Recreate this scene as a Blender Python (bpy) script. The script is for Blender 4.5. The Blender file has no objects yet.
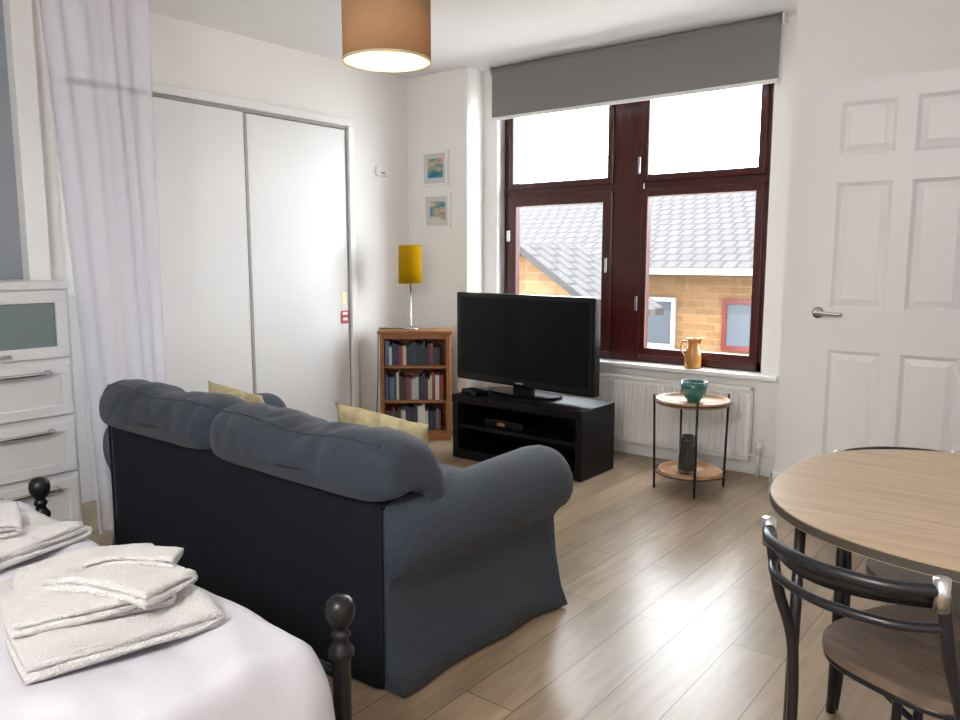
import bpy, bmesh, math, random
from mathutils import Vector, Matrix, noise, Euler
random.seed(7)
SC=bpy.context.scene
COL=SC.collection
# ------------------------------------------------------------------ materials
def mat(name, col=(.8,.8,.8), rough=.5, metal=0., spec=.5, bump=0., bscale=50., var=0., vscale=5., sheen=0., trans=0., emit=None, estr=0., coat=0., stretch=None, bdist=.004):
    m=bpy.data.materials.new(name); m.use_nodes=True
    nt=m.node_tree; N=nt.nodes; L=nt.links; b=N["Principled BSDF"]
    b.inputs["Base Color"].default_value=(*col,1); b.inputs["Roughness"].default_value=rough
    b.inputs["Metallic"].default_value=metal; b.inputs["Specular IOR Level"].default_value=spec
    b.inputs["Transmission Weight"].default_value=trans
    b.inputs["Coat Weight"].default_value=coat
    if sheen: b.inputs["Sheen Weight"].default_value=sheen; b.inputs["Sheen Roughness"].default_value=.5
    if emit: b.inputs["Emission Color"].default_value=(*emit,1); b.inputs["Emission Strength"].default_value=estr
    tc=N.new("ShaderNodeTexCoord"); mp=N.new("ShaderNodeMapping"); L.new(tc.outputs["Object"],mp.inputs[0])
    if stretch: mp.inputs["Scale"].default_value=stretch
    if var:
        n=N.new("ShaderNodeTexNoise"); n.inputs["Scale"].default_value=vscale; n.inputs["Detail"].default_value=5
        L.new(mp.outputs[0],n.inputs["Vector"])
        r=N.new("ShaderNodeValToRGB")
        r.color_ramp.elements[0].position=.3; r.color_ramp.elements[1].position=.7
        r.color_ramp.elements[0].color=(*[c*(1-var) for c in col],1); r.color_ramp.elements[1].color=(*[min(1,c*(1+var)) for c in col],1)
        L.new(n.outputs[0],r.inputs[0]); L.new(r.outputs[0],b.inputs["Base Color"])
    if bump:
        n2=N.new("ShaderNodeTexNoise"); n2.inputs["Scale"].default_value=bscale; n2.inputs["Detail"].default_value=4
        L.new(mp.outputs[0],n2.inputs["Vector"])
        bp=N.new("ShaderNodeBump"); bp.inputs["Strength"].default_value=bump; bp.inputs["Distance"].default_value=bdist
        L.new(n2.outputs[0],bp.inputs["Height"]); L.new(bp.outputs[0],b.inputs["Normal"])
    return m

def floor_mat():
    m=bpy.data.materials.new("oak_laminate"); m.use_nodes=True
    nt=m.node_tree; N=nt.nodes; L=nt.links; b=N["Principled BSDF"]
    tc=N.new("ShaderNodeTexCoord"); mp=N.new("ShaderNodeMapping"); mp.inputs["Rotation"].default_value=(0,0,math.pi/2)
    L.new(tc.outputs["Object"],mp.inputs[0])
    br=N.new("ShaderNodeTexBrick"); br.offset=.37; br.inputs["Scale"].default_value=1
    br.inputs["Brick Width"].default_value=1.25; br.inputs["Row Height"].default_value=.175
    br.inputs["Mortar Size"].default_value=.0022; br.inputs["Mortar Smooth"].default_value=.2
    br.inputs["Color1"].default_value=(.37,.275,.185,1); br.inputs["Color2"].default_value=(.285,.21,.14,1)
    br.inputs["Mortar"].default_value=(.11,.08,.058,1)
    L.new(mp.outputs[0],br.inputs["Vector"])
    mp2=N.new("ShaderNodeMapping"); mp2.inputs["Scale"].default_value=(9,.9,1); L.new(tc.outputs["Object"],mp2.inputs[0])
    n=N.new("ShaderNodeTexNoise"); n.inputs["Scale"].default_value=2.6; n.inputs["Detail"].default_value=8; n.inputs["Distortion"].default_value=1.1
    L.new(mp2.outputs[0],n.inputs["Vector"])
    r=N.new("ShaderNodeValToRGB"); r.color_ramp.elements[0].position=.3; r.color_ramp.elements[1].position=.7
    r.color_ramp.elements[0].color=(.78,.75,.72,1); r.color_ramp.elements[1].color=(1.12,1.12,1.12,1)
    L.new(n.outputs[0],r.inputs[0])
    mx=N.new("ShaderNodeMixRGB"); mx.blend_type='MULTIPLY'; mx.inputs[0].default_value=1
    L.new(br.outputs["Color"],mx.inputs[1]); L.new(r.outputs[0],mx.inputs[2]); L.new(mx.outputs[0],b.inputs["Base Color"])
    b.inputs["Roughness"].default_value=.29; b.inputs["Specular IOR Level"].default_value=.38
    bp=N.new("ShaderNodeBump"); bp.inputs["Strength"].default_value=.25; bp.inputs["Distance"].default_value=.002; bp.invert=True
    L.new(br.outputs["Fac"],bp.inputs["Height"]); L.new(bp.outputs[0],b.inputs["Normal"])
    return m

def brick_mat(name,c1,c2,mo,bw,rh,ms,axes="XZ",rough=.8):
    m=bpy.data.materials.new(name); m.use_nodes=True
    nt=m.node_tree; N=nt.nodes; L=nt.links; b=N["Principled BSDF"]
    tc=N.new("ShaderNodeTexCoord"); s=N.new("ShaderNodeSeparateXYZ"); c=N.new("ShaderNodeCombineXYZ")
    L.new(tc.outputs["Object"],s.inputs[0]); L.new(s.outputs[axes[0]],c.inputs[0]); L.new(s.outputs[axes[1]],c.inputs[1])
    br=N.new("ShaderNodeTexBrick"); br.inputs["Scale"].default_value=1
    br.inputs["Brick Width"].default_value=bw; br.inputs["Row Height"].default_value=rh; br.inputs["Mortar Size"].default_value=ms
    br.inputs["Color1"].default_value=(*c1,1); br.inputs["Color2"].default_value=(*c2,1); br.inputs["Mortar"].default_value=(*mo,1)
    L.new(c.outputs[0],br.inputs["Vector"]); L.new(br.outputs["Color"],b.inputs["Base Color"]); b.inputs["Roughness"].default_value=rough
    b.inputs["Specular IOR Level"].default_value=.05
    return m

def sheer_mat():
    m=bpy.data.materials.new("voile"); m.use_nodes=True
    nt=m.node_tree; N=nt.nodes; L=nt.links; N.clear()
    o=N.new("ShaderNodeOutputMaterial"); d=N.new("ShaderNodeBsdfDiffuse"); t=N.new("ShaderNodeBsdfTranslucent"); tr=N.new("ShaderNodeBsdfTransparent")
    d.inputs[0].default_value=(.78,.78,.90,1); t.inputs[0].default_value=(.80,.80,.92,1)
    a=N.new("ShaderNodeMixShader"); a.inputs[0].default_value=.45; L.new(d.outputs[0],a.inputs[1]); L.new(t.outputs[0],a.inputs[2])
    c=N.new("ShaderNodeMixShader"); c.inputs[0].default_value=.42; L.new(a.outputs[0],c.inputs[1]); L.new(tr.outputs[0],c.inputs[2])
    L.new(c.outputs[0],o.inputs[0]); return m

def shade_mat(name,col,tcol,fac=.5):
    m=bpy.data.materials.new(name); m.use_nodes=True
    nt=m.node_tree; N=nt.nodes; L=nt.links; N.clear()
    o=N.new("ShaderNodeOutputMaterial"); d=N.new("ShaderNodeBsdfDiffuse"); t=N.new("ShaderNodeBsdfTranslucent")
    tc=N.new("ShaderNodeTexCoord"); n=N.new("ShaderNodeTexNoise"); n.inputs["Scale"].default_value=90; n.inputs["Detail"].default_value=3
    L.new(tc.outputs["Object"],n.inputs["Vector"])
    mx=N.new("ShaderNodeMixRGB"); mx.inputs[1].default_value=(*[c*.8 for c in col],1); mx.inputs[2].default_value=(*col,1)
    L.new(n.outputs[0],mx.inputs[0]); L.new(mx.outputs[0],d.inputs[0]); t.inputs[0].default_value=(*tcol,1)
    a=N.new("ShaderNodeMixShader"); a.inputs[0].default_value=fac; L.new(d.outputs[0],a.inputs[1]); L.new(t.outputs[0],a.inputs[2])
    L.new(a.outputs[0],o.inputs[0]); return m

def glass_mat():
    m=bpy.data.materials.new("window_glass"); m.use_nodes=True
    nt=m.node_tree; N=nt.nodes; L=nt.links; N.clear()
    o=N.new("ShaderNodeOutputMaterial"); t=N.new("ShaderNodeBsdfTransparent"); g=N.new("ShaderNodeBsdfGlossy"); g.inputs["Roughness"].default_value=.02
    a=N.new("ShaderNodeMixShader"); a.inputs[0].default_value=.04; L.new(t.outputs[0],a.inputs[1]); L.new(g.outputs[0],a.inputs[2])
    L.new(a.outputs[0],o.inputs[0]); return m

M={}
M['wall']=mat("wall_paint",(.87,.855,.83),.7,bump=.08,bscale=120)
M['alcove']=mat("alcove_shade_paint",(.30,.33,.37),.7,bump=.08,bscale=120)  # grey-blue puts the dimness of this wall stretch into its colour
M['ceil']=mat("ceiling_paint",(.92,.92,.91),.8)
M['trim']=mat("gloss_trim",(.85,.85,.84),.35)
M['shadowgap']=mat("track_grey",(.36,.35,.34),.5)
M['door']=mat("door_paint",(.84,.84,.85),.4)
M['ward']=mat("wardrobe_panel",(.82,.815,.81),.45)
M['floor']=floor_mat()
M['mahog']=mat("mahogany",(.060,.007,.005),.32,var=.35,vscale=8,stretch=(8,8,1),coat=.2)
M['blind']=mat("blind_fabric",(.22,.215,.22),.85,bump=.15,bscale=400)
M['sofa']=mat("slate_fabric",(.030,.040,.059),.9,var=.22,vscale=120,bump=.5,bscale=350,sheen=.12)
M['sofashade']=mat("slate_fabric_shaded",(.011,.014,.021),.95,spec=.2,var=.2,vscale=120,bump=.5,bscale=350)  # same slate fabric, darkened: the backlit side's shade is in the colour
M['pillow']=mat("cushion_fabric",(.52,.45,.26),.9,var=.3,vscale=22,bump=.3,bscale=200)
M['linen']=mat("white_linen",(.60,.60,.66),.85,bump=.15,bscale=60)
M['towel']=mat("terry_towel",(.76,.74,.74),.95,bump=1.,bscale=230,sheen=.2,bdist=.008)
M['blk']=mat("black_metal",(.008,.008,.010),.3,spec=.4)
M['iron']=mat("dark_chair_metal",(.016,.016,.020),.3,metal=.2,spec=.5)
M['steel']=mat("brushed_steel",(.62,.62,.64),.25,metal=1.)
M['tvblk']=mat("black_plastic",(.003,.003,.004),.22,spec=.3)
M['screen']=mat("tv_screen",(.0015,.0015,.002),.12,spec=.15)
M['standblk']=mat("black_ash",(.005,.004,.005),.5,spec=.2,var=.3,vscale=20,stretch=(1,8,8))
M['pine']=mat("antique_pine",(.30,.115,.03),.4,var=.3,vscale=7,stretch=(2,2,12))
M['oak']=mat("acacia_wood",(.42,.22,.10),.4,var=.25,vscale=7,stretch=(1.5,9,9))
M['tabletop']=mat("table_oak",(.47,.345,.225),.38,var=.15,vscale=3.5,stretch=(1.2,16,4))
M['tableedge']=mat("table_edge",(.07,.06,.05),.5)
M['seat']=mat("seat_wood",(.135,.097,.072),.4,var=.3,vscale=6,stretch=(1.5,10,4))
M['teal']=mat("teal_glaze",(.02,.15,.14),.2,var=.2,vscale=8,coat=.6)
M['ochre']=mat("ochre_glaze",(.50,.22,.04),.3,coat=.4)
M['smoke']=mat("smoked_glass",(.22,.22,.22),.1,trans=.9)
M['shade_y']=shade_mat("yellow_shade",(.60,.37,.01),(.72,.42,.02),.4)
M['shade_b']=shade_mat("taupe_shade",(.50,.36,.23),(.60,.40,.22),.35)
M['shade_in']=shade_mat("shade_lining",(.95,.86,.62),(.95,.80,.55),.42)
M['bulb']=mat("bulb_glow",(1,.9,.7),.4,emit=(1,.72,.35),estr=9)
M['voile']=sheer_mat()
M['glass']=glass_mat()
M['dress']=mat("dresser_white",(.70,.71,.73),.4)
M['frost']=mat("frosted_glass",(.18,.23,.24),.15)
M['radi']=mat("radiator_enamel",(.82,.82,.81),.35)
M['white']=mat("white_plastic",(.82,.82,.80),.4)
M['red']=mat("sign_red",(.6,.02,.03),.5)
bookm=[mat("book_cover_%d"%i,c,.5) for i,c in enumerate([(.02,.03,.08),(.25,.04,.03),(.50,.47,.40),(.03,.05,.06),(.6,.6,.58),(.03,.03,.03),(.05,.04,.04),(.10,.16,.30)])]
M['brick']=brick_mat("orange_brick",(.110,.064,.030),(.090,.048,.021),(.100,.070,.044),.45,.15,.014)
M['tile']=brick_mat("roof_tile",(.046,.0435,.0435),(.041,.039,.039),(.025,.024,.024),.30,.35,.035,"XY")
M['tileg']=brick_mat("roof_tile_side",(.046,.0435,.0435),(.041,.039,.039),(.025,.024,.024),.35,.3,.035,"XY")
M['ground']=mat("pale_paving",(.50,.48,.45),.9,var=.1)
M['extwhite']=mat("upvc",(.17,.17,.17),.4)
M['extglass']=mat("dark_pane",(.04,.047,.055),.4,spec=.2)

# ------------------------------------------------------------------ helpers
def empty(name,loc=(0,0,0),rz=0.,sc=None):
    e=bpy.data.objects.new(name,None); COL.objects.link(e); e.location=loc; e.rotation_euler=(0,0,rz); e.empty_display_size=.1
    if sc: e.scale=sc
    return e
def fin(name,bm,m,parent=None,smooth=False,loc=None,rz=0.):
    bmesh.ops.recalc_face_normals(bm,faces=bm.faces[:])
    me=bpy.data.meshes.new(name); bm.to_mesh(me); bm.free()
    if isinstance(m,(list,tuple)):
        for q in m: me.materials.append(q)
    else: me.materials.append(m)
    if smooth:
        for p in me.polygons: p.use_smooth=True
    o=bpy.data.objects.new(name,me); COL.objects.link(o)
    if parent: o.parent=parent
    if loc: o.location=loc
    if rz: o.rotation_euler=(0,0,rz)
    return o
def addbox(bm,x0,x1,y0,y1,z0,z1,bev=0.,seg=2,mi=0):
    r=bmesh.ops.create_cube(bm,size=1); vs=r['verts']
    for v in vs:
        v.co=Vector(((x0+x1)/2+v.co.x*(x1-x0),(y0+y1)/2+v.co.y*(y1-y0),(z0+z1)/2+v.co.z*(z1-z0)))
    fs=set(f for v in vs for f in v.link_faces)
    for f in fs: f.material_index=mi
    if bev:
        es=set(e for v in vs for e in v.link_edges)
        bmesh.ops.bevel(bm,geom=list(es),offset=bev,segments=seg,affect='EDGES',profile=.5)
def box(name,x0,x1,y0,y1,z0,z1,m,parent=None,bev=0.,seg=2):
    bm=bmesh.new(); addbox(bm,x0,x1,y0,y1,z0,z1,bev,seg); return fin(name,bm,m,parent)
def boxes(name,lst,m,parent=None,bev=0.):
    bm=bmesh.new()
    for b in lst: addbox(bm,*b[:6],bev=bev,mi=(b[6] if len(b)>6 else 0))
    return fin(name,bm,m,parent)
def rectframe(x0,x1,ya,yb,z0,z1,t):
    return [(x0,x1,ya,yb,z0,z0+t),(x0,x1,ya,yb,z1-t,z1),(x0,x0+t,ya,yb,z0+t,z1-t),(x1-t,x1,ya,yb,z0+t,z1-t)]
def lathe(name,prof,m,parent=None,loc=(0,0,0),seg=32,closed=False):
    bm=bmesh.new(); rings=[]
    for r,z in prof:
        rings.append([bm.verts.new((loc[0]+max(r,1e-4)*math.cos(2*math.pi*i/seg),loc[1]+max(r,1e-4)*math.sin(2*math.pi*i/seg),loc[2]+z)) for i in range(seg)])
    n=len(rings); rr=range(n) if closed else range(n-1)
    for k in rr:
        a=rings[k]; b=rings[(k+1)%n]
        for i in range(seg): bm.faces.new((a[i],a[(i+1)%seg],b[(i+1)%seg],b[i]))
    if not closed:
        for rg,pr in ((rings[0],prof[0]),(rings[-1],prof[-1])):
            if pr[0]<=.0011: bm.faces.new(rg)
    return fin(name,bm,m,parent,smooth=True)
def addtube(bm,pts,r,seg=10,cyc=False):
    P=[Vector(p) for p in pts]; n=len(P); rings=[]; prev=None
    for i in range(n):
        if cyc: t=P[(i+1)%n]-P[i-1]
        else: t=P[min(i+1,n-1)]-P[max(i-1,0)]
        t.normalize()
        if prev is None:
            up=Vector((0,0,1)) if abs(t.z)<.9 else Vector((1,0,0)); a=t.cross(up).normalized()
        else: a=(prev-t*prev.dot(t)).normalized()
        b=t.cross(a); prev=a
        rad=r[i] if isinstance(r,(list,tuple)) else r
        rings.append([bm.verts.new(P[i]+a*rad*math.cos(2*math.pi*k/seg)+b*rad*math.sin(2*math.pi*k/seg)) for k in range(seg)])
    for i in range(n if cyc else n-1):
        A=rings[i]; B=rings[(i+1)%n]
        for k in range(seg): bm.faces.new((A[k],A[(k+1)%seg],B[(k+1)%seg],B[k]))
    if not cyc: bm.faces.new(rings[0]); bm.faces.new(rings[-1])
def tube(name,pts,r,m,parent=None,seg=12,cyc=False):
    bm=bmesh.new(); addtube(bm,pts,r,seg,cyc); return fin(name,bm,m,parent,smooth=True)
def smoothpts(pts,k=8):
    P=[Vector(p) for p in pts]; out=[]
    for i in range(len(P)-1):
        p0=P[max(i-1,0)];p1=P[i];p2=P[i+1];p3=P[min(i+2,len(P)-1)]
        for j in range(k):
            t=j/k
            out.append(.5*((2*p1)+(-p0+p2)*t+(2*p0-5*p1+4*p2-p3)*t*t+(-p0+3*p1-3*p2+p3)*t**3))
    out.append(P[-1]); return out
def loft(name,secs,m,parent=None,smooth=True,closed=True,cap=True,thick=0):
    bm=bmesh.new(); R=[[bm.verts.new(p) for p in s] for s in secs]; n=len(R[0])
    for i in range(len(R)-1):
        for k in range(n if closed else n-1):
            bm.faces.new((R[i][k],R[i][(k+1)%n],R[i+1][(k+1)%n],R[i+1][k]))
    if closed and cap: bm.faces.new(R[0]); bm.faces.new(R[-1])
    o=fin(name,bm,m,parent,smooth=smooth)
    if thick:
        s=o.modifiers.new("solid",'SOLIDIFY'); s.thickness=thick; s.offset=0
    return o
def soft(name,c,half,m,parent=None,n=5.,div=24,rot=(0,0,0),wr=0.,ws=4.,seed=0,bulge=0.,sag=0.):
    bm=bmesh.new(); bmesh.ops.create_cube(bm,size=2)
    bmesh.ops.subdivide_edges(bm,edges=bm.edges[:],cuts=div,use_grid_fill=True)
    Rm=Euler(rot).to_matrix()
    for v in bm.verts:
        q=v.co; d=(abs(q.x)**n+abs(q.y)**n+abs(q.z)**n)**(1/n); q=q/d
        p=Vector((q.x*half[0],q.y*half[1],q.z*half[2]))
        if bulge:
            p.z+=math.copysign(bulge*(1-abs(q.x)**2)*(1-abs(q.y)**2),q.z) if abs(q.z)>.3 else 0
        if sag and q.z>0: p.z-=sag*q.z*(1-abs(q.x)**2.5)
        if wr:
            s=Vector((p.x*ws+seed*7.3,p.y*ws,p.z*ws))
            p=p+q.normalized()*wr*noise.fractal(s,.8,2.,3)*(1 if q.z>-.3 else .25)
        v.co=Rm@p+Vector(c)
    return fin(name,bm,m,parent,smooth=True)
def pillow(name,c,w,h,t,m,parent=None,rot=(0,0,0),N=22):
    Rm=Euler(rot).to_matrix(); bm=bmesh.new(); G={}
    for s in (1,-1):
        for i in range(N+1):
            for j in range(N+1):
                u=-1+2*i/N; v=-1+2*j/N
                if s==-1 and (i in(0,N) or j in(0,N)): G[s,i,j]=G[1,i,j]; continue
                z=s*t*((1-u*u)*(1-v*v))**.45
                pin=1-.06*(1-abs(u)**2)*abs(v)**3; pin2=1-.06*(1-abs(v)**2)*abs(u)**3
                p=Vector((u*w*pin2,z+.006*noise.noise(Vector((u*3,v*3,s))),v*h*pin))
                G[s,i,j]=bm.verts.new(Rm@p+Vector(c))
    for s in (1,-1):
        for i in range(N):
            for j in range(N):
                bm.faces.new((G[s,i,j],G[s,i+1,j],G[s,i+1,j+1],G[s,i,j+1]))
    return fin(name,bm,m,parent,smooth=True)
def prism(name,poly,z0,z1,m,parent=None,bev=0.,smooth=False):
    bm=bmesh.new(); b=[bm.verts.new((x,y,z0)) for x,y in poly]; t=[bm.verts.new((x,y,z1)) for x,y in poly]; n=len(poly)
    bm.faces.new(b); bm.faces.new(t)
    for i in range(n): bm.faces.new((b[i],b[(i+1)%n],t[(i+1)%n],t[i]))
    if bev:
        es=[e for e in bm.edges if abs(e.verts[0].co.z-e.verts[1].co.z)<1e-6]
        bmesh.ops.bevel(bm,geom=es,offset=bev,segments=2,affect='EDGES')
    return fin(name,bm,m,parent,smooth)
def superell(a,b,n,k=64,cx=0,cy=0):
    o=[]
    for i in range(k):
        t=2*math.pi*i/k; c=math.cos(t); s=math.sin(t)
        o.append((cx+a*math.copysign(abs(c)**(2/n),c),cy+b*math.copysign(abs(s)**(2/n),s)))
    return o

H=2.64
XC=-1.325
# ------------------------------------------------------------------ room shell
box("floor",-4.3,1.7,-2.1,4.85,-.1,0,M['floor'])
box("ceiling",-4.3,1.7,-2.1,4.85,H,H+.12,M['ceil'])
box("wall_left",-4.32,-4.2,1.72,4.85,0,H,M['wall'])
box("wall_alcove",-4.32,-4.2,-2.1,1.72,0,H,M['alcove'])
box("wall_back",-4.2,1.6,-2.1,-2.0,0,H,M['wall'])
box("wall_right",1.6,1.7,-2.0,4.33,0,H,M['wall'])
boxes("wall_hall",[(-.2,-.1,2.95,3.0,0,H),(-.2,-.1,3.80,4.33,0,H),(-.2,-.1,3.0,3.80,2.09,H),(-.1,1.6,2.95,3.05,0,H)],M['wall'])
boxes("wall_far",[(XC,1.7,4.33,4.45,0,H),(XC,XC+.12,4.45,4.85,0,H)],M['wall'])
box("wall_picture",-4.2,-3.62,4.45,4.85,0,H,M['wall'])
boxes("wall_window",[(-3.62,XC,4.65,4.85,0,.585),(-3.62,-3.50,4.65,4.85,.585,H),(-1.53,XC,4.65,4.85,.585,H),(-3.50,-1.53,4.65,4.85,2.5,H)],M['wall'])
box("trim_window_sill",-3.60,-1.42,4.585,4.80,.585,.612,M['trim'],bev=.006)
box("baseboard_far",XC-.02,-.2,4.31,4.33,0,.12,M['trim'],bev=.004)
box("baseboard_step",XC-.017,XC,4.31,4.65,0,.12,M['trim'],bev=.004)
box("baseboard_window",-3.62,XC-.02,4.632,4.65,0,.12,M['trim'],bev=.004)
box("baseboard_picture",-4.18,-3.60,4.43,4.45,0,.12,M['trim'],bev=.004)
boxes("trim_doorway",[(-.22,-.2,2.96,3.02,0,2.15),(-.22,-.2,3.80,3.86,0,2.15),(-.22,-.2,3.02,3.80,2.09,2.15)],M['trim'])
box("trim_alcove",-4.2,-4.12,1.66,1.76,0,H,M['trim'],bev=.004)

# ------------------------------------------------------------------ window
w=empty("window_1",(0,4.79,0))
X0,X1,Z0,Z1=-3.50,-1.53,.612,2.5
fr=[(X0,X0+.065,-.05,.05,Z0,Z1),(X1-.065,X1,-.05,.05,Z0,Z1),(X0,X1,-.05,.05,Z0,Z0+.06),(X0,X1,-.05,.05,Z1-.06,Z1),
    (-2.60,-2.36,-.06,.05,Z0,Z1),(X0,X1,-.055,.05,1.735,1.80)]
boxes("frame",fr,M['mahog'],w,bev=.006)
def sash(nm,x0,x1,z0,z1,t=.055):
    boxes(nm,[(x0,x0+t,-.075,-.02,z0,z1),(x1-t,x1,-.075,-.02,z0,z1),(x0,x1,-.074,-.021,z0,z0+t),(x0,x1,-.074,-.021,z1-t,z1)],M['mahog'],w,bev=.006)
    box(nm+"_pane",x0+.01,x1-.01,-.048,-.042,z0+.01,z1-.01,M['glass'],w)
sash("sash_left_top",-3.45,-2.585,1.79,2.46,.045)
sash("sash_left_low",-3.45,-2.585,.66,1.745,.075)
sash("sash_right_top",-2.375,-1.58,1.79,2.46,.045)
sash("sash_right_low",-2.375,-1.58,.66,1.745,.05)
boxes("latches",[(-2.40,-2.38,-.085,-.06,1.84,1.95),(-2.40,-2.38,-.085,-.06,.95,1.05),(-2.63,-2.61,-.09,-.075,1.2,1.3),(-3.45,-3.42,-.09,-.07,1.42,1.50)],M['steel'],w,bev=.003)
b=empty("roller_blind",(0,4.56,0))
box("fabric",-3.48,-1.48,-.002,.002,2.285,2.60,M['blind'],b)
boxes("bottom_bar",[(-3.48,-1.48,-.008,.008,2.268,2.29)],M['white'],b,bev=.003)
tube("roller",[(-3.49,.02,2.612),(-1.47,.02,2.612)],.024,M['blind'],b)
boxes("brackets",[(-3.50,-3.49,-.01,.05,2.58,2.64),(-1.47,-1.46,-.01,.05,2.58,2.64)],M['white'],b)

# radiator
r=empty("radiator",(0,4.58,0))
bm=bmesh.new(); n=30; W=(2.56-1.56)/n
for i in range(n):
    addbox(bm,-2.56+i*W+.005,-2.56+(i+1)*W-.005,-.024,-.012,.12,.50,bev=.004,seg=1)
addbox(bm,-2.56,-1.56,-.014,-.004,.095,.52)
addbox(bm,-2.56,-1.56,.030,.036,.095,.52)
addbox(bm,-2.565,-1.555,-.02,.04,.515,.535,bev=.004)
addbox(bm,-2.565,-2.555,-.02,.04,.09,.53); addbox(bm,-1.565,-1.555,-.02,.04,.09,.53)
fin("panel",bm,M['radi'],r)
tube("pipe",[(-1.50,.0,.0),(-1.50,0,.13),(-1.56,0,.13)],.009,M['white'],r)
lathe("valve",[(.001,0),(.02,0),(.02,.05),(.016,.07),(.001,.07)],M['white'],r,loc=(-1.50,0,.14))
boxes("wall_brackets",[(-2.3,-2.27,.03,.07,.2,.4),(-1.8,-1.77,.03,.07,.2,.4)],M['radi'],r)

# ------------------------------------------------------------------ door
d=empty("door_1",(-1.045,3.80,.012))
dh=2.05; dw=.74
cols=[(.10,.325),(.40,.62)]
rows=[(.21,.87),(1.06,1.62),(1.735,1.965)]
bm=bmesh.new()
sx=[(0,cols[0][0]),(cols[0][1],cols[1][0]),(cols[1][1],dw)]
for a,c in sx: addbox(bm,a,c,-.02,.02,0,dh)
zs=[0,rows[0][0],rows[0][1],rows[1][0],rows[1][1],rows[2][0],rows[2][1],dh]
for k in range(0,8,2):
    for (a,c) in cols: addbox(bm,a,c,-.02,.02,zs[k],zs[k+1])
for (a,c) in cols:
    for (z0,z1) in rows:
        addbox(bm,a,c,-.004,.004,z0,z1)
        for sgn in (-1,1):
            o=[(a,z0),(c,z0),(c,z1),(a,z1)]; i1=[(a+.016,z0+.016),(c-.016,z0+.016),(c-.016,z1-.016),(a+.016,z1-.016)]
            i2=[(a+.045,z0+.045),(c-.045,z0+.045),(c-.045,z1-.045),(a+.045,z1-.045)]
            A=[bm.verts.new((p[0],sgn*.0199,p[1])) for p in o]; B=[bm.verts.new((p[0],sgn*.006,p[1])) for p in i1]; C=[bm.verts.new((p[0],sgn*.016,p[1])) for p in i2]
            for q in range(4):
                bm.faces.new((A[q],A[(q+1)%4],B[(q+1)%4],B[q])); bm.faces.new((B[q],B[(q+1)%4],C[(q+1)%4],C[q]))
            bm.faces.new(C)
fin("leaf",bm,M['door'],d)
tube("rose",[(.05,-.028,1.04),(.05,-.02,1.04)],.026,M['steel'],d,seg=20)
tube("lever",smoothpts([(.05,-.02,1.04),(.05,-.055,1.04),(.065,-.062,1.04),(.16,-.06,1.035)],5),.009,M['steel'],d)
boxes("hinges",[(dw,dw+.008,-.02,.02,.25,.35),(dw,dw+.008,-.02,.02,1.0,1.1),(dw,dw+.008,-.02,.02,1.8,1.9)],M['steel'],d)

# ------------------------------------------------------------------ wardrobe
wd=empty("sliding_wardrobe",(-4.2,0,0))
boxes("frame",[(.0,.05,1.85,3.86,2.205,2.255),(0,.045,3.81,3.86,0,2.205),(0,.045,1.85,1.9,0,2.205),(0,.045,1.9,3.81,0,.02)],M['trim'],wd,bev=.003)
box("track",.0,.03,1.9,3.81,2.185,2.205,M['shadowgap'],wd)  # grey strip paints in the shadow of the top track groove
box("sliding_door_near",.026,.042,1.9,2.955,.02,2.18,M['ward'],wd,bev=.002)
box("sliding_door_far",.004,.018,2.90,3.80,.02,2.18,M['ward'],wd,bev=.002)
boxes("edge_strips",[(.022,.046,2.955,2.975,.02,2.18),(.004,.022,3.797,3.806,.02,2.18)],M['shadowgap'],wd)
box("handle_recess",.018,.022,3.74,3.765,.98,1.06,mat("brass",(.35,.22,.07),.3,1.),wd)
sg=empty("fire_notice_sign",(-4.178,0,0))
box("plate",0.0,.003,3.725,3.79,.84,.93,M['red'],sg)
box("pictogram",.003,.004,3.735,3.78,.86,.88,M['white'],sg)
box("pictogram_b",.003,.004,3.735,3.78,.90,.92,M['white'],sg)
al=empty("wall_alarm_sensor",(-4.2,4.15,1.93))
box("body",0,.03,-.05,.05,-.035,.035,M['white'],al,bev=.01)
box("grille",.03,.033,-.02,.02,-.02,-.005,M['shadowgap'],al)

def pic_mat(name,seed):
    m=bpy.data.materials.new(name); m.use_nodes=True; nt=m.node_tree;N=nt.nodes;L=nt.links;b=N["Principled BSDF"]
    tc=N.new("ShaderNodeTexCoord"); n=N.new("ShaderNodeTexNoise"); n.inputs["Scale"].default_value=14; mp=N.new("ShaderNodeMapping")
    mp.inputs["Location"].default_value=(seed,0,0); mp.inputs["Scale"].default_value=(.5,1,1.6)
    L.new(tc.outputs["Object"],mp.inputs[0]); L.new(mp.outputs[0],n.inputs["Vector"]); r=N.new("ShaderNodeValToRGB")
    e=r.color_ramp.elements; e[0].position=.3; e[0].color=(.02,.14,.25,1); e[1].position=.7; e[1].color=(.6,.63,.6,1)
    q=e.new(.45); q.color=(.06,.30,.36,1); q=e.new(.55); q.color=(.5,.35,.2,1)
    L.new(n.outputs[0],r.inputs[0]); L.new(r.outputs[0],b.inputs["Base Color"]); return m
M['mount']=mat("picture_mount",(.62,.62,.60),.6)
for i,(xa,xb,za,zb) in enumerate([(-4.04,-3.79,1.83,2.08),(-4.02,-3.77,1.52,1.77)]):
    p=empty("framed_picture",(0,4.45,0))
    boxes("frame",rectframe(xa,xb,-.022,0,za,zb,.018),M['trim'],p)
    box("mount",xa+.015,xb-.015,-.010,-.001,za+.015,zb-.015,M['mount'],p)
    box("art",xa+.05,xb-.05,-.012,-.009,za+.06,zb-.05,pic_mat("seascape_%d"%i,i*3.1),p)

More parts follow.
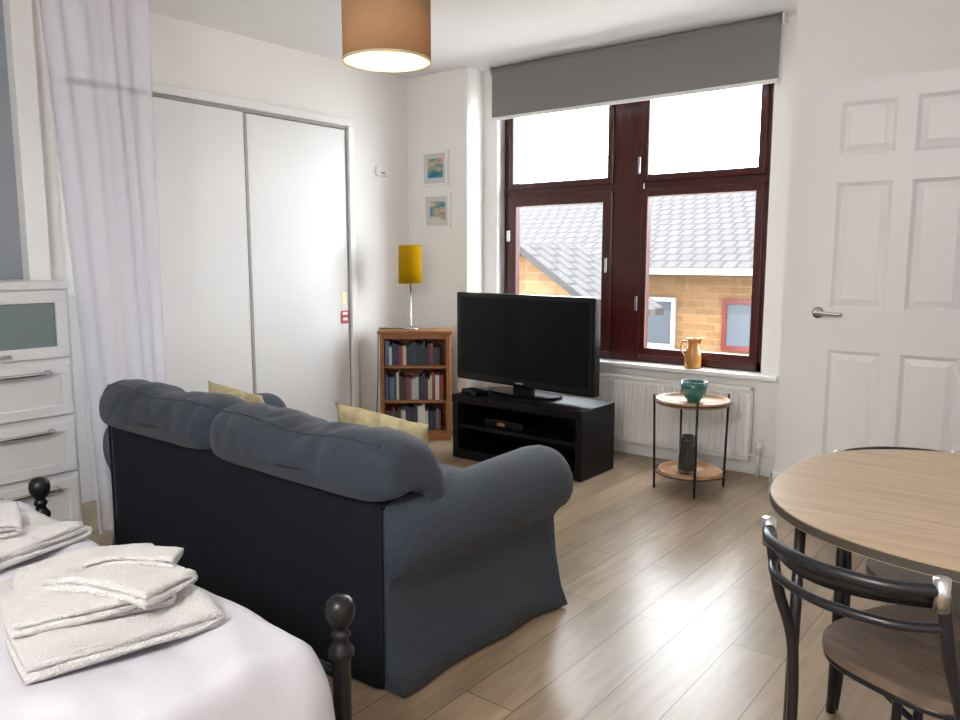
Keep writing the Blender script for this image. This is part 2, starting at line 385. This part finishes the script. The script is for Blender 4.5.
# ------------------------------------------------------------------ pendant lamp
pl=empty("pendant_lamp",(-2.07,2.09,0))
R_=.158
lathe("shade",[(R_,2.0),(R_,2.215),(R_-.003,2.215),(R_-.003,2.0)],M['shade_b'],pl,closed=True,seg=48)
lathe("diffuser_ring",[(R_+.001,1.998),(R_+.001,2.006),(R_-.006,2.006),(R_-.006,1.998)],M['shade_in'],pl,closed=True,seg=48)
# paper lining facing the bulb, a single skin just inside the fabric
bm=bmesh.new(); A=[];B=[]
for i in range(48):
    a=2*math.pi*i/48; A.append(bm.verts.new(((R_-.0055)*math.cos(a),(R_-.0055)*math.sin(a),2.004))); B.append(bm.verts.new(((R_-.0055)*math.cos(a),(R_-.0055)*math.sin(a),2.212)))
for i in range(48): bm.faces.new((A[i],A[(i+1)%48],B[(i+1)%48],B[i]))
fin("shade_lining",bm,M['shade_in'],pl,smooth=True)
tube("cord",[(0,0,2.2),(0,0,H)],.004,M['white'],pl)
lathe("ceiling_rose",[(.001,2.60),(.03,2.605),(.05,2.63),(.05,2.64),(.001,2.64)],M['white'],pl)
lathe("bulb",[(.001,2.045),(.02,2.05),(.03,2.075),(.028,2.10),(.015,2.13),(.014,2.17),(.001,2.17)],M['bulb'],pl)
bm=bmesh.new()
for k in range(3):
    a=2*math.pi*k/3; addtube(bm,[(0,0,2.17),(R_*.97*math.cos(a),R_*.97*math.sin(a),2.205)],.002,6)
fin("spider",bm,M['white'],pl)
lathe("lampholder",[(.001,2.15),(.02,2.15),(.02,2.2),(.001,2.21)],M['white'],pl)

# ------------------------------------------------------------------ tv stand, tv
ts=empty("tv_stand",(-3.25,3.83,0))
Wd,Dp,Ht=.98,.40,.42
boxes("carcass",[(0,Wd,0,Dp,Ht-.05,Ht),(0,.045,.01,Dp,0,Ht-.05),(Wd-.045,Wd,.01,Dp,0,Ht-.05),(.045,Wd-.045,.01,Dp,.0,.06),(.045,Wd-.045,Dp-.012,Dp-.002,.06,Ht-.05),
   (.045,Wd-.045,.02,Dp-.02,.20,.225)],M['standblk'],ts,bev=.003)
mb=empty("media_box",(-3.03,4.0,.225))
box("case",0,.3,-.1,.1,.003,.05,M['tvblk'],mb,bev=.004)
box("label",.1,.16,-.102,-.1,.015,.035,mat("amber_label",(.35,.15,.04),.5),mb)
tv=empty("flat_screen_tv",(-2.865,4.05,.42),math.radians(-6),sc=(1.045,1,1))
box("cabinet",-.555,.555,.0,.07,.055,.65,M['tvblk'],tv,bev=.012,seg=3)
box("rear_housing",-.40,.40,.06,.11,.12,.55,M['tvblk'],tv,bev=.02)
box("screen",-.515,.515,-.003,.002,.105,.62,M['screen'],tv)
boxes("logo",[(-.03,.03,-.003,.0,.075,.083)],M['steel'],tv)
box("neck",-.08,.08,.03,.06,.01,.12,M['tvblk'],tv,bev=.005)
prism("foot",superell(.27,.13,2.6,48,0,.05),0.001,.018,M['tvblk'],tv,bev=.004)
sb=empty("set_top_box",(-3.12,3.91,.42),math.radians(-20))
box("case",-.09,.09,-.05,.05,.002,.032,M['tvblk'],sb,bev=.005)
box("front",-.06,.0,-.051,-.05,.012,.02,M['screen'],sb)

# ------------------------------------------------------------------ bookcase
ang=math.atan2(.31,.39)
bc=empty("bookcase",(-3.95,3.87,0),ang)
bw,bd,bh=.50,.24,.79
boxes("carcass",[(0,.03,0,bd,0,bh-.025),(bw-.03,bw,0,bd,0,bh-.025),(-.015,bw+.015,-.015,bd,bh-.025,bh),(.03,bw-.03,.01,bd,.05,.07),(.03,bw-.03,.01,bd,.27,.29),(.03,bw-.03,.01,bd,.52,.54),
   (.03,bw-.03,bd-.01,bd,.05,bh-.025),(.03,bw-.03,.004,.02,0,.05),(.03,bw-.03,.004,.02,bh-.06,bh-.025)],M['pine'],bc,bev=.003)
bm=bmesh.new()
for sh,hm in ((.0715,.19),(.2915,.20),(.5415,.175)):
    x=.036
    while x<bw-.075:
        t=random.uniform(.012,.030); hh=random.uniform(.7,1.)*hm; dd=random.uniform(.13,.17); mi=random.randrange(8)
        addbox(bm,x,x+t,.03,.03+dd,sh,sh+hh,mi=mi); x+=t+.001
fin("books",bm,bookm,loc=(-3.95,3.87,0),rz=ang)
tl=empty("table_lamp",(-3.86,4.10,.79))
lathe("base",[(.001,.001),(.06,.001),(.06,.012),(.02,.02),(.008,.03),(.006,.05),(.006,.34),(.001,.34)],M['steel'],tl)
lathe("shade",[(.085,.33),(.08,.60),(.077,.60),(.082,.33)],M['shade_y'],tl,closed=True,seg=40)
lathe("bulb",[(.001,.44),(.02,.43),(.026,.40),(.012,.34),(.001,.34)],M['white'],tl)
tube("cable",smoothpts([(-.05,-.03,.006),(-.12,-.09,.006),(-.165,-.125,.006),(-.185,-.145,-.03),(-.18,-.165,-.40),(-.185,-.19,-.76)],6),.0035,M['blk'],tl,seg=8)
bm=bmesh.new()
for k in range(3):
    a=2*math.pi*k/3; addtube(bm,[(0,0,.345),(.081*math.cos(a),.081*math.sin(a),.34)],.0015,6)
fin("shade_carrier",bm,M['steel'],tl)

# ------------------------------------------------------------------ side table, bowl, vase, jug
st=empty("side_table",(-1.73,4.13,0))
def tray(nm,z,rr):
    lathe(nm,[(.001,z),(rr,z),(rr+.004,z+.004),(rr+.004,z+.028),(rr-.006,z+.028),(rr-.008,z+.012),(.001,z+.012)],M['oak'],st,seg=48)
tray("top_tray",.49,.20); tray("lower_tray",.085,.175)
bm=bmesh.new()
for k,a in enumerate([math.radians(q) for q in (215,300,45,130)]):
    c,s=math.cos(a),math.sin(a)
    addtube(bm,[(.20*c,.20*s,0),(.213*c,.213*s,.54)],.007,8)
for z in (.505,.10):
    addtube(bm,[((.209 if z>.3 else .20)*math.cos(2*math.pi*i/40),(.209 if z>.3 else .20)*math.sin(2*math.pi*i/40),z) for i in range(40)],.004,8,True)
fin("frame",bm,M['blk'],st,smooth=True)
lathe("bowl",[(.001,0),(.035,0),(.038,.008),(.062,.04),(.072,.08),(.073,.115),(.068,.115),(.066,.08),(.055,.04),(.03,.015),(.001,.012)],M['teal'],loc=(-1.72,4.12,.503),seg=40)
lathe("glass_vase",[(.001,0),(.05,0),(.054,.02),(.05,.09),(.038,.17),(.04,.21),(.037,.21),(.035,.17),(.046,.09),(.049,.02),(.001,.008)],M['smoke'],loc=(-1.74,4.11,.098),seg=32)
jg=empty("ceramic_jug",(-1.955,4.648,.612))
lathe("body",[(.001,0),(.045,0),(.05,.01),(.052,.06),(.045,.11),(.034,.14),(.036,.17),(.044,.19),(.040,.19),(.032,.168),(.03,.14),(.04,.11),(.048,.06),(.001,.01)],M['ochre'],jg,seg=32)
tube("handle",smoothpts([(-.034,0,.165),(-.07,0,.165),(-.082,0,.12),(-.05,0,.06)],6),.006,M['ochre'],jg)
tube("spout",[(.034,0,.165),(.055,0,.195)],[.014,.008],M['ochre'],jg)

# ------------------------------------------------------------------ sofa
sf=empty("sofa",(-2.455,1.62,0),math.radians(-2.5),sc=(1.035,.97,1.0))
def arm(nm,sg):
    secs=[]; ys=[-.03,-.025,-.01,.015,.05,.12,.2,.35,.5,.64,.74,.79,.82,.835,.84]
    for y in ys:
        e=min(1,max(0,min((y+.03)/.05,(.84-y)/.10))); sh=math.sqrt(max(0,1-(1-e)**2)); sh=.80+.20*sh
        if y<.2: sh=max(sh,.9)
        t=max(0,y/.84); top=.475+.02*t; rr=(.118+.012*t)
        cx=.835; p=[]
        p.append((.72,.06)); p.append((.72,.25)); p.append((.72,top-.05))
        for k in range(0,17):
            a=math.radians(190-k*(250/16)); p.append((cx+rr*math.cos(a),top+rr*math.sin(a)))
        fl=.012*max(0,1-y/.12)+.020*max(0,(y-.66)/.18)
        p.append((.865,top-.16)); p.append((.872,.2)); p.append((.883+.005*math.sin(y*16)+fl*.5,.08)); p.append((.898+.009*math.sin(y*16+.5)+fl,.012)); p.append((.80,.012))
        c0=(.83,.38); q=[]
        for (x,z) in p:
            if z>.25: x=c0[0]+(x-c0[0])*sh; z=c0[1]+(z-c0[1])*sh
            else: x=c0[0]+(x-c0[0])*(.9+.1*sh)
            w_=.004*noise.noise(Vector((x*6,y*6,z*6+sg*3)))
            q.append((sg*(x+w_),y,z+w_))
        secs.append(q)
    return loft(nm,secs,M['sofa'],sf)
arm("arm_right",1); arm("arm_left",-1)
secs=[]
for i in range(49):
    x=-.845+1.69*i/48; e=min(1,(.845-abs(x))/.04); k=.86+.14*math.sqrt(max(0,1-(1-e)**2))
    top=.650-.02*(abs(x)/.88)**4
    f_=.010*math.sin(x*9)
    p=[(.02,.012),(-.055+f_,.012),(-.045,.2),(-.045,.4),(-.045,top-.07),(-.035,top-.03),(-.01,top-.005),(.04,top),(.10,top-.01),(.15,top-.05),(.17,top-.15),(.2,.3),(.2,.05)]
    secs.append([(x,.08+(y-.08)*k,z) for y,z in p])
loft("back_panel",secs,M['sofashade'],sf)
box("base",-.74,.74,.1,.80,.10,.30,M['sofa'],sf,bev=.02)
secs=[]
for i in range(60):
    x=-.88+1.76*i/59; f_=.005*math.sin(x*20)
    secs.append([(x,.805,.29),(x,.815+f_,.15),(x,.83+f_*1.8,.012)])
loft("front_skirt",secs,M['sofa'],sf,closed=False,thick=.006)
soft("seat_cushion_left",(-.365,.50,.37),(.365,.34,.09),M['sofa'],sf,n=6,wr=.006,seed=1,bulge=.015)
soft("seat_cushion_right",(.365,.50,.37),(.365,.34,.09),M['sofa'],sf,n=6,wr=.006,seed=2,bulge=.015)
def backcush(nm,cx,hw,seed,rz):
    prof=[(-.075,.595),(-.092,.635),(-.092,.69),(-.072,.742),(-.03,.775),(.03,.788),(.09,.780),(.15,.75),(.20,.69),(.235,.62),(.25,.54),(.245,.48),(.21,.46),(.16,.50),(.12,.58),(.04,.60),(-.03,.590)]
    P=[Vector((0,a,b_)) for a,b_ in prof]; n0=len(P); rs=[]
    for i in range(n0):
        p0,p1,p2,p3=P[i-1],P[i],P[(i+1)%n0],P[(i+2)%n0]
        for j in range(4):
            t=j/4; rs.append(.5*((2*p1)+(-p0+p2)*t+(2*p0-5*p1+4*p2-p3)*t*t+(-p0+3*p1-3*p2+p3)*t**3))
    cy,cz=.07,.655; secs=[]; NXs=56
    for i in range(NXs+1):
        u=-1+2*i/NXs; u=math.copysign(1-(1-abs(u))**1.4,u)
        k=(1-abs(u)**7)**(1/3.0) if abs(u)<1 else 0
        k=.35+.65*k; s=[]
        x=u*hw
        for q in rs:
            y=cy+(q.y-cy)*k; z=cz+(q.z-cz)*k
            if z>.66: z-=.018*math.exp(-((u-.1)/.35)**2)
            nz=noise.fractal(Vector((x*4+seed*5,y*5,z*5)),.9,2,3)*.013
            cr=max(0,1-abs(noise.noise(Vector((x*6+seed,y*3+z*4,seed))))*5)*.012
            d_=Vector((0,y-cy,z-cz)); d_=d_.normalized() if d_.length>1e-5 else Vector((0,0,1))
            f=(1 if z>.64 else .15)*(1-abs(u)**6)
            ca,sa=math.cos(rz),math.sin(rz); yy=y+d_.y*(nz-cr)*f; zz=z+d_.z*(nz-cr)*f
            s.append((cx+x*ca-(yy-cy)*sa,cy+x*sa+(yy-cy)*ca,zz+x*.012))
        secs.append(s)
    loft(nm,secs,M['sofa'],sf)
    bm=bmesh.new(); pts=[]
    for i in range(6,len(secs)-6): pts.append(Vector(secs[i][15])+Vector((0,-.001,.001)))
    addtube(bm,pts,.004,8); fin(nm+"_piping",bm,M['sofa'],sf,smooth=True)
backcush("back_cushion_left",-.455,.445,3,math.radians(.5))
backcush("back_cushion_right",.43,.475,6,math.radians(-.8))
bm=bmesh.new()
for sg_ in (1,-1): addtube(bm,[(sg_*.845,-.04,z) for z in (.03,.2,.4,.58)],.005,8)
fin("piping",bm,M['sofashade'],sf,smooth=True)
for sx_,sy_ in ((-.7,.1),(.7,.1),(-.7,.75),(.7,.75)):
    lathe("foot",[(.001,0),(.02,0),(.028,.1),(.001,.1)],M['seat'],sf,loc=(sx_,sy_,0),seg=16)
pillow("throw_pillow",(-2.16,2.13,.56),.235,.15,.06,M['pillow'],rot=(math.radians(14),math.radians(5),math.radians(6)))
pillow("throw_pillow",(-3.02,2.07,.57),.22,.155,.06,M['pillow'],rot=(math.radians(12),math.radians(3),math.radians(-2)))

# ------------------------------------------------------------------ bed
bd_=empty("bed",(-1.955,0,0))
soft("mattress",(0,.0,.33),(.68,.98,.10),M['linen'],bd_,n=10,div=10)
bm=bmesh.new(); NX,NY=110,140
V=[]
for j in range(NY+1):
    row=[]
    for i in range(NX+1):
        u=-1+2*i/NX; v=-1+2*j/NY
        x=u*.84; y=v*1.03
        ax=max(0,(abs(u)-.86)/.14); ay=max(0,(abs(v)-.93)/.07)
        dd=math.hypot(ax,ay); dd=min(dd,1.25)
        X=math.copysign(min(abs(x),.735)+.06*math.sin(min(ax,1)*math.pi/2),x); Y=math.copysign(min(abs(y),.96)+.05*math.sin(min(ay,1)*math.pi/2),y)
        z=.525-.25*dd**1.7
        rg=1-abs(noise.noise(Vector((x*2.0+y*2.2,y*1.4-x*.7,4))))*2
        nn=noise.fractal(Vector((x*2.2,y*2.2,1.7)),.8,2,4)*.018+max(0,rg-.55)*.04
        z+=nn*(1 if dd<.6 else .5); X+=.016*noise.noise(Vector((y*7,z*3,2)))*min(1,dd*2); Y+=.014*noise.noise(Vector((x*7,z*3,9)))*min(1,dd*2)
        row.append(bm.verts.new((X,Y,z)))
    V.append(row)
for j in range(NY):
    for i in range(NX): bm.faces.new((V[j][i],V[j][i+1],V[j+1][i+1],V[j+1][i]))
fin("duvet",bm,M['linen'],bd_,smooth=True)
post=[(.001,0),(.02,0),(.02,.44),(.028,.45),(.028,.462),(.018,.475),(.015,.485),(.022,.495),(.018,.503),(.014,.51),(.022,.518),(.03,.533),(.033,.55),(.03,.567),(.02,.58),(.001,.585)]
for nm,x,y in (("post_foot_left",-.735,1.065),("post_foot_right",.735,1.065),("post_head_left",-.735,-1.06),("post_head_right",.735,-1.06)):
    lathe(nm,post,M['blk'],bd_,loc=(x,y,0),seg=24)
bm=bmesh.new()
addtube(bm,[(-.735,1.065,.40),(.735,1.065,.40)],.012,10); addtube(bm,[(-.735,1.065,.14),(.735,1.065,.14)],.012,10)
for k in range(11): addtube(bm,[(-.62+k*.124,1.065,.14),(-.62+k*.124,1.065,.40)],.007,8)
addtube(bm,[(-.735,-1.06,.22),(-.735,1.06,.22)],.014,10); addtube(bm,[(.735,-1.06,.22),(.735,1.06,.22)],.014,10)
fin("rails",bm,M['blk'],bd_,smooth=True)
soft("pillow",(0,-.72,.60),(.36,.22,.08),M['linen'],bd_,n=3,div=14,wr=.01)

def folded(nm,parent,c,hx,hy,layers,th,rz,seed,tilt=(0,0),band=False,sag=0.):
    """a towel folded back and forth: S-shaped closed section lofted along x"""
    gap=th*1.08; path=[]
    for k in range(layers):
        s=1 if k%2==0 else -1; z=gap*k
        h=hy-(.004*k)
        for i in range(19):
            path.append((s*(-h+2*h*i/18),z))
        if k<layers-1:
            for a in (-50,0,50):
                path.append((s*(h+gap*.5*math.cos(math.radians(a))*1.0),z+gap*.5+gap*.5*math.sin(math.radians(a))))
    n=len(path); L=[];R=[]
    for i,(y,z) in enumerate(path):
        y0,z0=path[max(i-1,0)]; y1,z1=path[min(i+1,n-1)]; dy,dz=y1-y0,z1-z0; q=math.hypot(dy,dz) or 1; ny,nz=-dz/q,dy/q
        L.append((y+ny*th*.48,z+nz*th*.48)); R.append((y-ny*th*.48,z-nz*th*.48))
    loop=L+R[::-1]
    Rm=Euler((tilt[0],tilt[1],rz)).to_matrix(); secs=[]
    NXs=44
    for i in range(NXs+1):
        u=-1+2*i/NXs; x=u*hx; s=[]
        for j,(y,z) in enumerate(loop):
            lay=min(layers-1,max(0,round(z/gap)))
            xo=x+.007*noise.noise(Vector((lay*5.1+seed,y*12,u)))+math.copysign(.006*math.sin(lay*2.3+seed),x)*abs(u)
            q=Vector((x*5+seed*3.1,y*5,lay*.3))
            zz=z+th*.5+noise.fractal(q,.9,2,3)*.008*(z/gap+.4)+.0012*noise.noise(Vector((x*90,y*90,z*90+seed)))-sag*(abs(u)**2.5)
            if band and .70<abs(u)<.84: zz+=.0018*math.sin(u*220)-.001
            yy=y+.008*noise.noise(Vector((x*9+seed,z*20,3)))+.02*noise.noise(Vector((x*4+seed,0,1)))
            s.append(Rm@Vector((xo,yy,max(zz,.0006) if not sag else zz))+Vector(c))
        secs.append(s)
    return loft(nm,secs,M['towel'],parent)
t1=empty("folded_towels",(-1.635,.745,.542),math.radians(-14))
folded("bath_towel",t1,(0,0,0),.225,.175,2,.018,math.radians(2),1,band=True)
folded("bath_towel_upper",t1,(-.035,-.01,.040),.165,.14,2,.015,math.radians(-8),4)
folded("hand_towel",t1,(.045,.035,.073),.13,.07,2,.014,math.radians(32),7,band=True,sag=.012)
folded("face_cloth",t1,(.0,.08,.102),.09,.04,2,.009,math.radians(60),9,sag=.012)
t2=empty("folded_towels",(-2.28,.74,.542),math.radians(14))
folded("bath_towel",t2,(0,0,0),.21,.16,3,.016,0,11,band=True)
folded("hand_towel",t2,(.02,.02,.054),.13,.065,2,.013,math.radians(-35),14,band=True)

# ------------------------------------------------------------------ dining table + chairs
dt=empty("dining_table",(-.045,2.065,0))
prism("top",superell(.555,.50,2.5,90),.727,.75,M['tabletop'],dt,bev=.002)
prism("edge_band",superell(.5565,.5015,2.5,90),.729,.747,M['tableedge'],dt)
bm=bmesh.new()
for sx_ in (-.455,.455):
    for sy_ in (-.21,.21):
        addtube(bm,[(sx_,sy_,.72),(sx_*1.01,sy_*1.02,0)],.013,10)
    addtube(bm,[(sx_,-.21,.70),(sx_,.21,.70)],.011,10)
addtube(bm,[(-.455,0,.70),(.455,0,.70)],.012,10)
fin("frame",bm,M['iron'],dt,smooth=True)
def chair(loc,rz,sc=None):
    c=empty("dining_chair",loc,rz,sc)
    prism("seat",superell(.182,.195,3.0,56,0,.02),.490,.512,M['seat'],c,bev=.006)
    bm=bmesh.new()
    addtube(bm,[(x,y,.482) for x,y in superell(.172,.185,3.0,48,0,.02)],.009,10,True)
    for s in (-1,1):
        addtube(bm,smoothpts([(s*.17,-.285,.775),(s*.172,-.25,.64),(s*.174,-.19,.485),(s*.18,-.175,.2),(s*.185,-.19,.009)],6),.0115,12)
        addtube(bm,smoothpts([(s*.15,.16,.48),(s*.16,.175,.2),(s*.17,.18,.009)],5),.011,12)
        addtube(bm,[(s*.18,-.177,.2),(s*.16,.175,.2)],.008,10)
    def rail(z,yo,rr):
        addtube(bm,smoothpts([(-.17,-.285+yo,z),(-.115,-.345+yo,z),(0,-.375+yo,z),(.115,-.345+yo,z),(.17,-.285+yo,z)],7),rr,12)
    rail(.77,0,.011); rail(.70,.018,.009)
    addtube(bm,[(-.178,-.178,.25),(.178,-.178,.25)],.008,10)
    fin("frame",bm,M['iron'],c,smooth=True)
    secs=[]
    for i in range(25):
        t=i/24; x=-.16+.32*t; y=-.378+.095*(abs(x)/.17)**2+.004
        secs.append([(x,y,.768),(x,y+.010,.735)])
    loft("back_band",secs,M['iron'],c,closed=False,thick=.006)
    bm=bmesh.new()
    for s in (-1,1): addtube(bm,[(s*.17,-.284,.735),(s*.17,-.288,.79)],.0135,14)
    fin("end_caps",bm,M['steel'],c,smooth=True)
    return c
chair((-.206,1.728,0),math.radians(-22))
chair((-.235,2.255,0),math.radians(218),sc=(1,1,.945))

# ------------------------------------------------------------------ dresser
dr=empty("chest_of_drawers",(-3.72,0,0))
ya,yb=.88,1.655
boxes("carcass",[(-.46,0.0,ya,yb,0.02,1.16),(-.47,.015,ya-.01,yb+.01,1.16,1.195)],M['dress'],dr,bev=.003)
zz=[(.04,.285),(.31,.555),(.58,.825)]
for i,(z0,z1) in enumerate(zz):
    box("drawer_%d"%i,0,.018,ya+.015,yb-.015,z0,z1,M['dress'],dr,bev=.004)
    boxes("drawer_frame_%d"%i,[(.018,.026,ya+.02,yb-.02,z0+.005,z0+.05),(.018,.026,ya+.02,yb-.02,z1-.05,z1-.005),(.018,.026,ya+.02,ya+.065,z0+.05,z1-.05),(.018,.026,yb-.065,yb-.02,z0+.05,z1-.05)],M['dress'],dr,bev=.002)
    for k,yc in enumerate((ya+.22,yb-.24)):
        tube("handle_%d_%d"%(i,k),smoothpts([(.024,yc-.11,z1-.035),(.052,yc-.105,z1-.04),(.052,yc+.105,z1-.04),(.024,yc+.11,z1-.035)],4),.010,M['steel'],dr)
boxes("glass_drawer",[(0,.02,ya+.015,yb-.015,.85,.90),(0,.02,ya+.015,yb-.015,1.10,1.15),(0,.02,ya+.015,ya+.065,.9,1.1),(0,.02,yb-.065,yb-.015,.9,1.1)],M['dress'],dr,bev=.002)
box("glass_pane",0,.01,ya+.06,yb-.06,.89,1.11,M['frost'],dr)
tube("glass_drawer_handle",[(.02,1.2,.875),(.04,1.2,.875),(.04,1.38,.875),(.02,1.38,.875)],.006,M['steel'],dr)

# ------------------------------------------------------------------ voile curtain
cu=empty("voile_curtain",(-3.60,0,0))
secs=[]
for j in range(41):
    z=.02+(2.60-.02)*j/40; t=z/2.6; row=[]
    y0=1.66-.14*t**1.3; y1=2.05
    for i in range(141):
        u=i/140; y=y0+(y1-y0)*u
        uu=u+.03*math.sin(u*9+1)+.015*math.sin(t*4+u*5)
        x=.030*math.sin(uu*2*math.pi*6.5)*(.6+.4*math.sin(u*5+2))*(1.0-.25*t)+.018*math.sin(u*11+t*2)+.012*math.sin(u*31+t*1.5)
        row.append((x,y,z))
    secs.append(row)
loft("cloth",secs,M['voile'],cu,closed=False)
tube("track",[(0,.2,2.615),(0,2.2,2.615)],.012,M['white'],cu)
boxes("track_brackets",[(-.01,.01,.5,.52,2.615,2.64),(-.01,.01,2.1,2.12,2.615,2.64)],M['white'],cu)

# ------------------------------------------------------------------ exterior
box("exterior_ground",-40,30,6,60,-3.4,-3.3,M['ground'])
hs=empty("neighbour_house",(0,15,0))
box("brick_wall",-16,6,0,.3,-3.3,1.15,M['brick'],hs)
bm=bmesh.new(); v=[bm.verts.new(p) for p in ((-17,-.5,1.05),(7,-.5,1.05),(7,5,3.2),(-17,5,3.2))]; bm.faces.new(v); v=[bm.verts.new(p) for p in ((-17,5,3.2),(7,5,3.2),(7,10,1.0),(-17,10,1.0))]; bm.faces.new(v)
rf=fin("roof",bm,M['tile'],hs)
box("gutter",-17,7,-.6,-.5,.98,1.1,M['extwhite'],hs)
def extwin(x0,x1,z0,z1,m,nm):
    boxes(nm,rectframe(x0,x1,-.06,-.001,z0,z1,.09),m,hs)
    box(nm+"_pane",x0+.05,x1-.05,-.03,-.01,z0+.05,z1-.05,M['extglass'],hs)
extwin(-7.5,-6.7,-.55,.5,M['extwhite'],"window_a")
extwin(-5.72,-5.05,-.5,.5,M['mahog'],"window_b")
extwin(-9.6,-8.9,-.5,.5,M['extwhite'],"window_c")
extwin(-3.2,-2.5,-.5,.5,M['extwhite'],"window_d")
wg=empty("gabled_wing",(0,11,0))
bm=bmesh.new()
a=[(-9.1,0,-3.3),(-6.2,0,-3.3),(-6.2,0,.50),(-7.65,0,1.45),(-9.1,0,.50)]
A=[bm.verts.new(p) for p in a]; B=[bm.verts.new((p[0],1.6,p[2])) for p in a]
bm.faces.new(A); bm.faces.new(B)
for i in range(5): bm.faces.new((A[i],A[(i+1)%5],B[(i+1)%5],B[i]))
fin("brick_gable",bm,M['brick'],wg)
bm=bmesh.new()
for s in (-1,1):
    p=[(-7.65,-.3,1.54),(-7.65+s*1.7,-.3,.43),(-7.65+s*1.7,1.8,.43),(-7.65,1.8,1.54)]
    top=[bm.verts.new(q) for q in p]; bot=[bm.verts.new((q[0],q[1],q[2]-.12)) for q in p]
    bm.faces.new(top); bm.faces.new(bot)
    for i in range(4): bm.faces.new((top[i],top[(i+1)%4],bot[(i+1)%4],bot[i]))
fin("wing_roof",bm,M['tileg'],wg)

# ------------------------------------------------------------------ lights
wld=bpy.data.worlds.new("sky"); SC.world=wld; wld.use_nodes=True
bg=wld.node_tree.nodes["Background"]; bg.inputs[0].default_value=(.88,.94,1,1); bg.inputs[1].default_value=6.8
def light(nm,typ,loc,e,col=(1,1,1),**k):
    l=bpy.data.lights.new(nm,typ); l.energy=e; l.color=col
    for a,b_ in k.items(): setattr(l,a,b_)
    o=bpy.data.objects.new(nm,l); COL.objects.link(o); o.location=loc; return o
s=light("sun","SUN",(0,0,10),4,(1,.93,.82),angle=.01); s.rotation_euler=(math.radians(38),0,math.radians(-15))
po=light("window_portal","AREA",(-2.53,4.95,1.55),1,shape='RECTANGLE',size=2.1,size_y=2.0); po.rotation_euler=(math.radians(-90),0,0)
po.data.cycles.is_portal=True
light("pendant_bulb_light","POINT",(-2.07,2.09,2.07),15,(1,.83,.60),shadow_soft_size=.03)
c2=empty("added_fill_fixture",(-.6,-1.0,0))  # unseen fixture, added to go with the fill light behind the camera
lathe("fill_dome",[(.001,2.52),(.10,2.53),(.17,2.56),(.20,2.62),(.20,2.64),(.001,2.64)],M['white'],c2)
light("rear_fill_light","POINT",(-.6,-1.0,2.25),50,(1,.97,.94),shadow_soft_size=.15)  # fill light added behind the camera to brighten the room

# ------------------------------------------------------------------ camera
f=780.0; p=math.atan(102/f); psi=math.atan(619/math.hypot(f,102))
cd=bpy.data.cameras.new("camera"); cd.sensor_width=36; cd.lens=f/960*36; cd.clip_start=.05; cd.clip_end=200
cam=bpy.data.objects.new("camera",cd); COL.objects.link(cam); cam.location=(0,0,1.3)
cam.rotation_euler=(math.pi/2-p,0,psi); SC.camera=cam
SC.view_settings.view_transform='Standard'
SC.view_settings.exposure=1.42
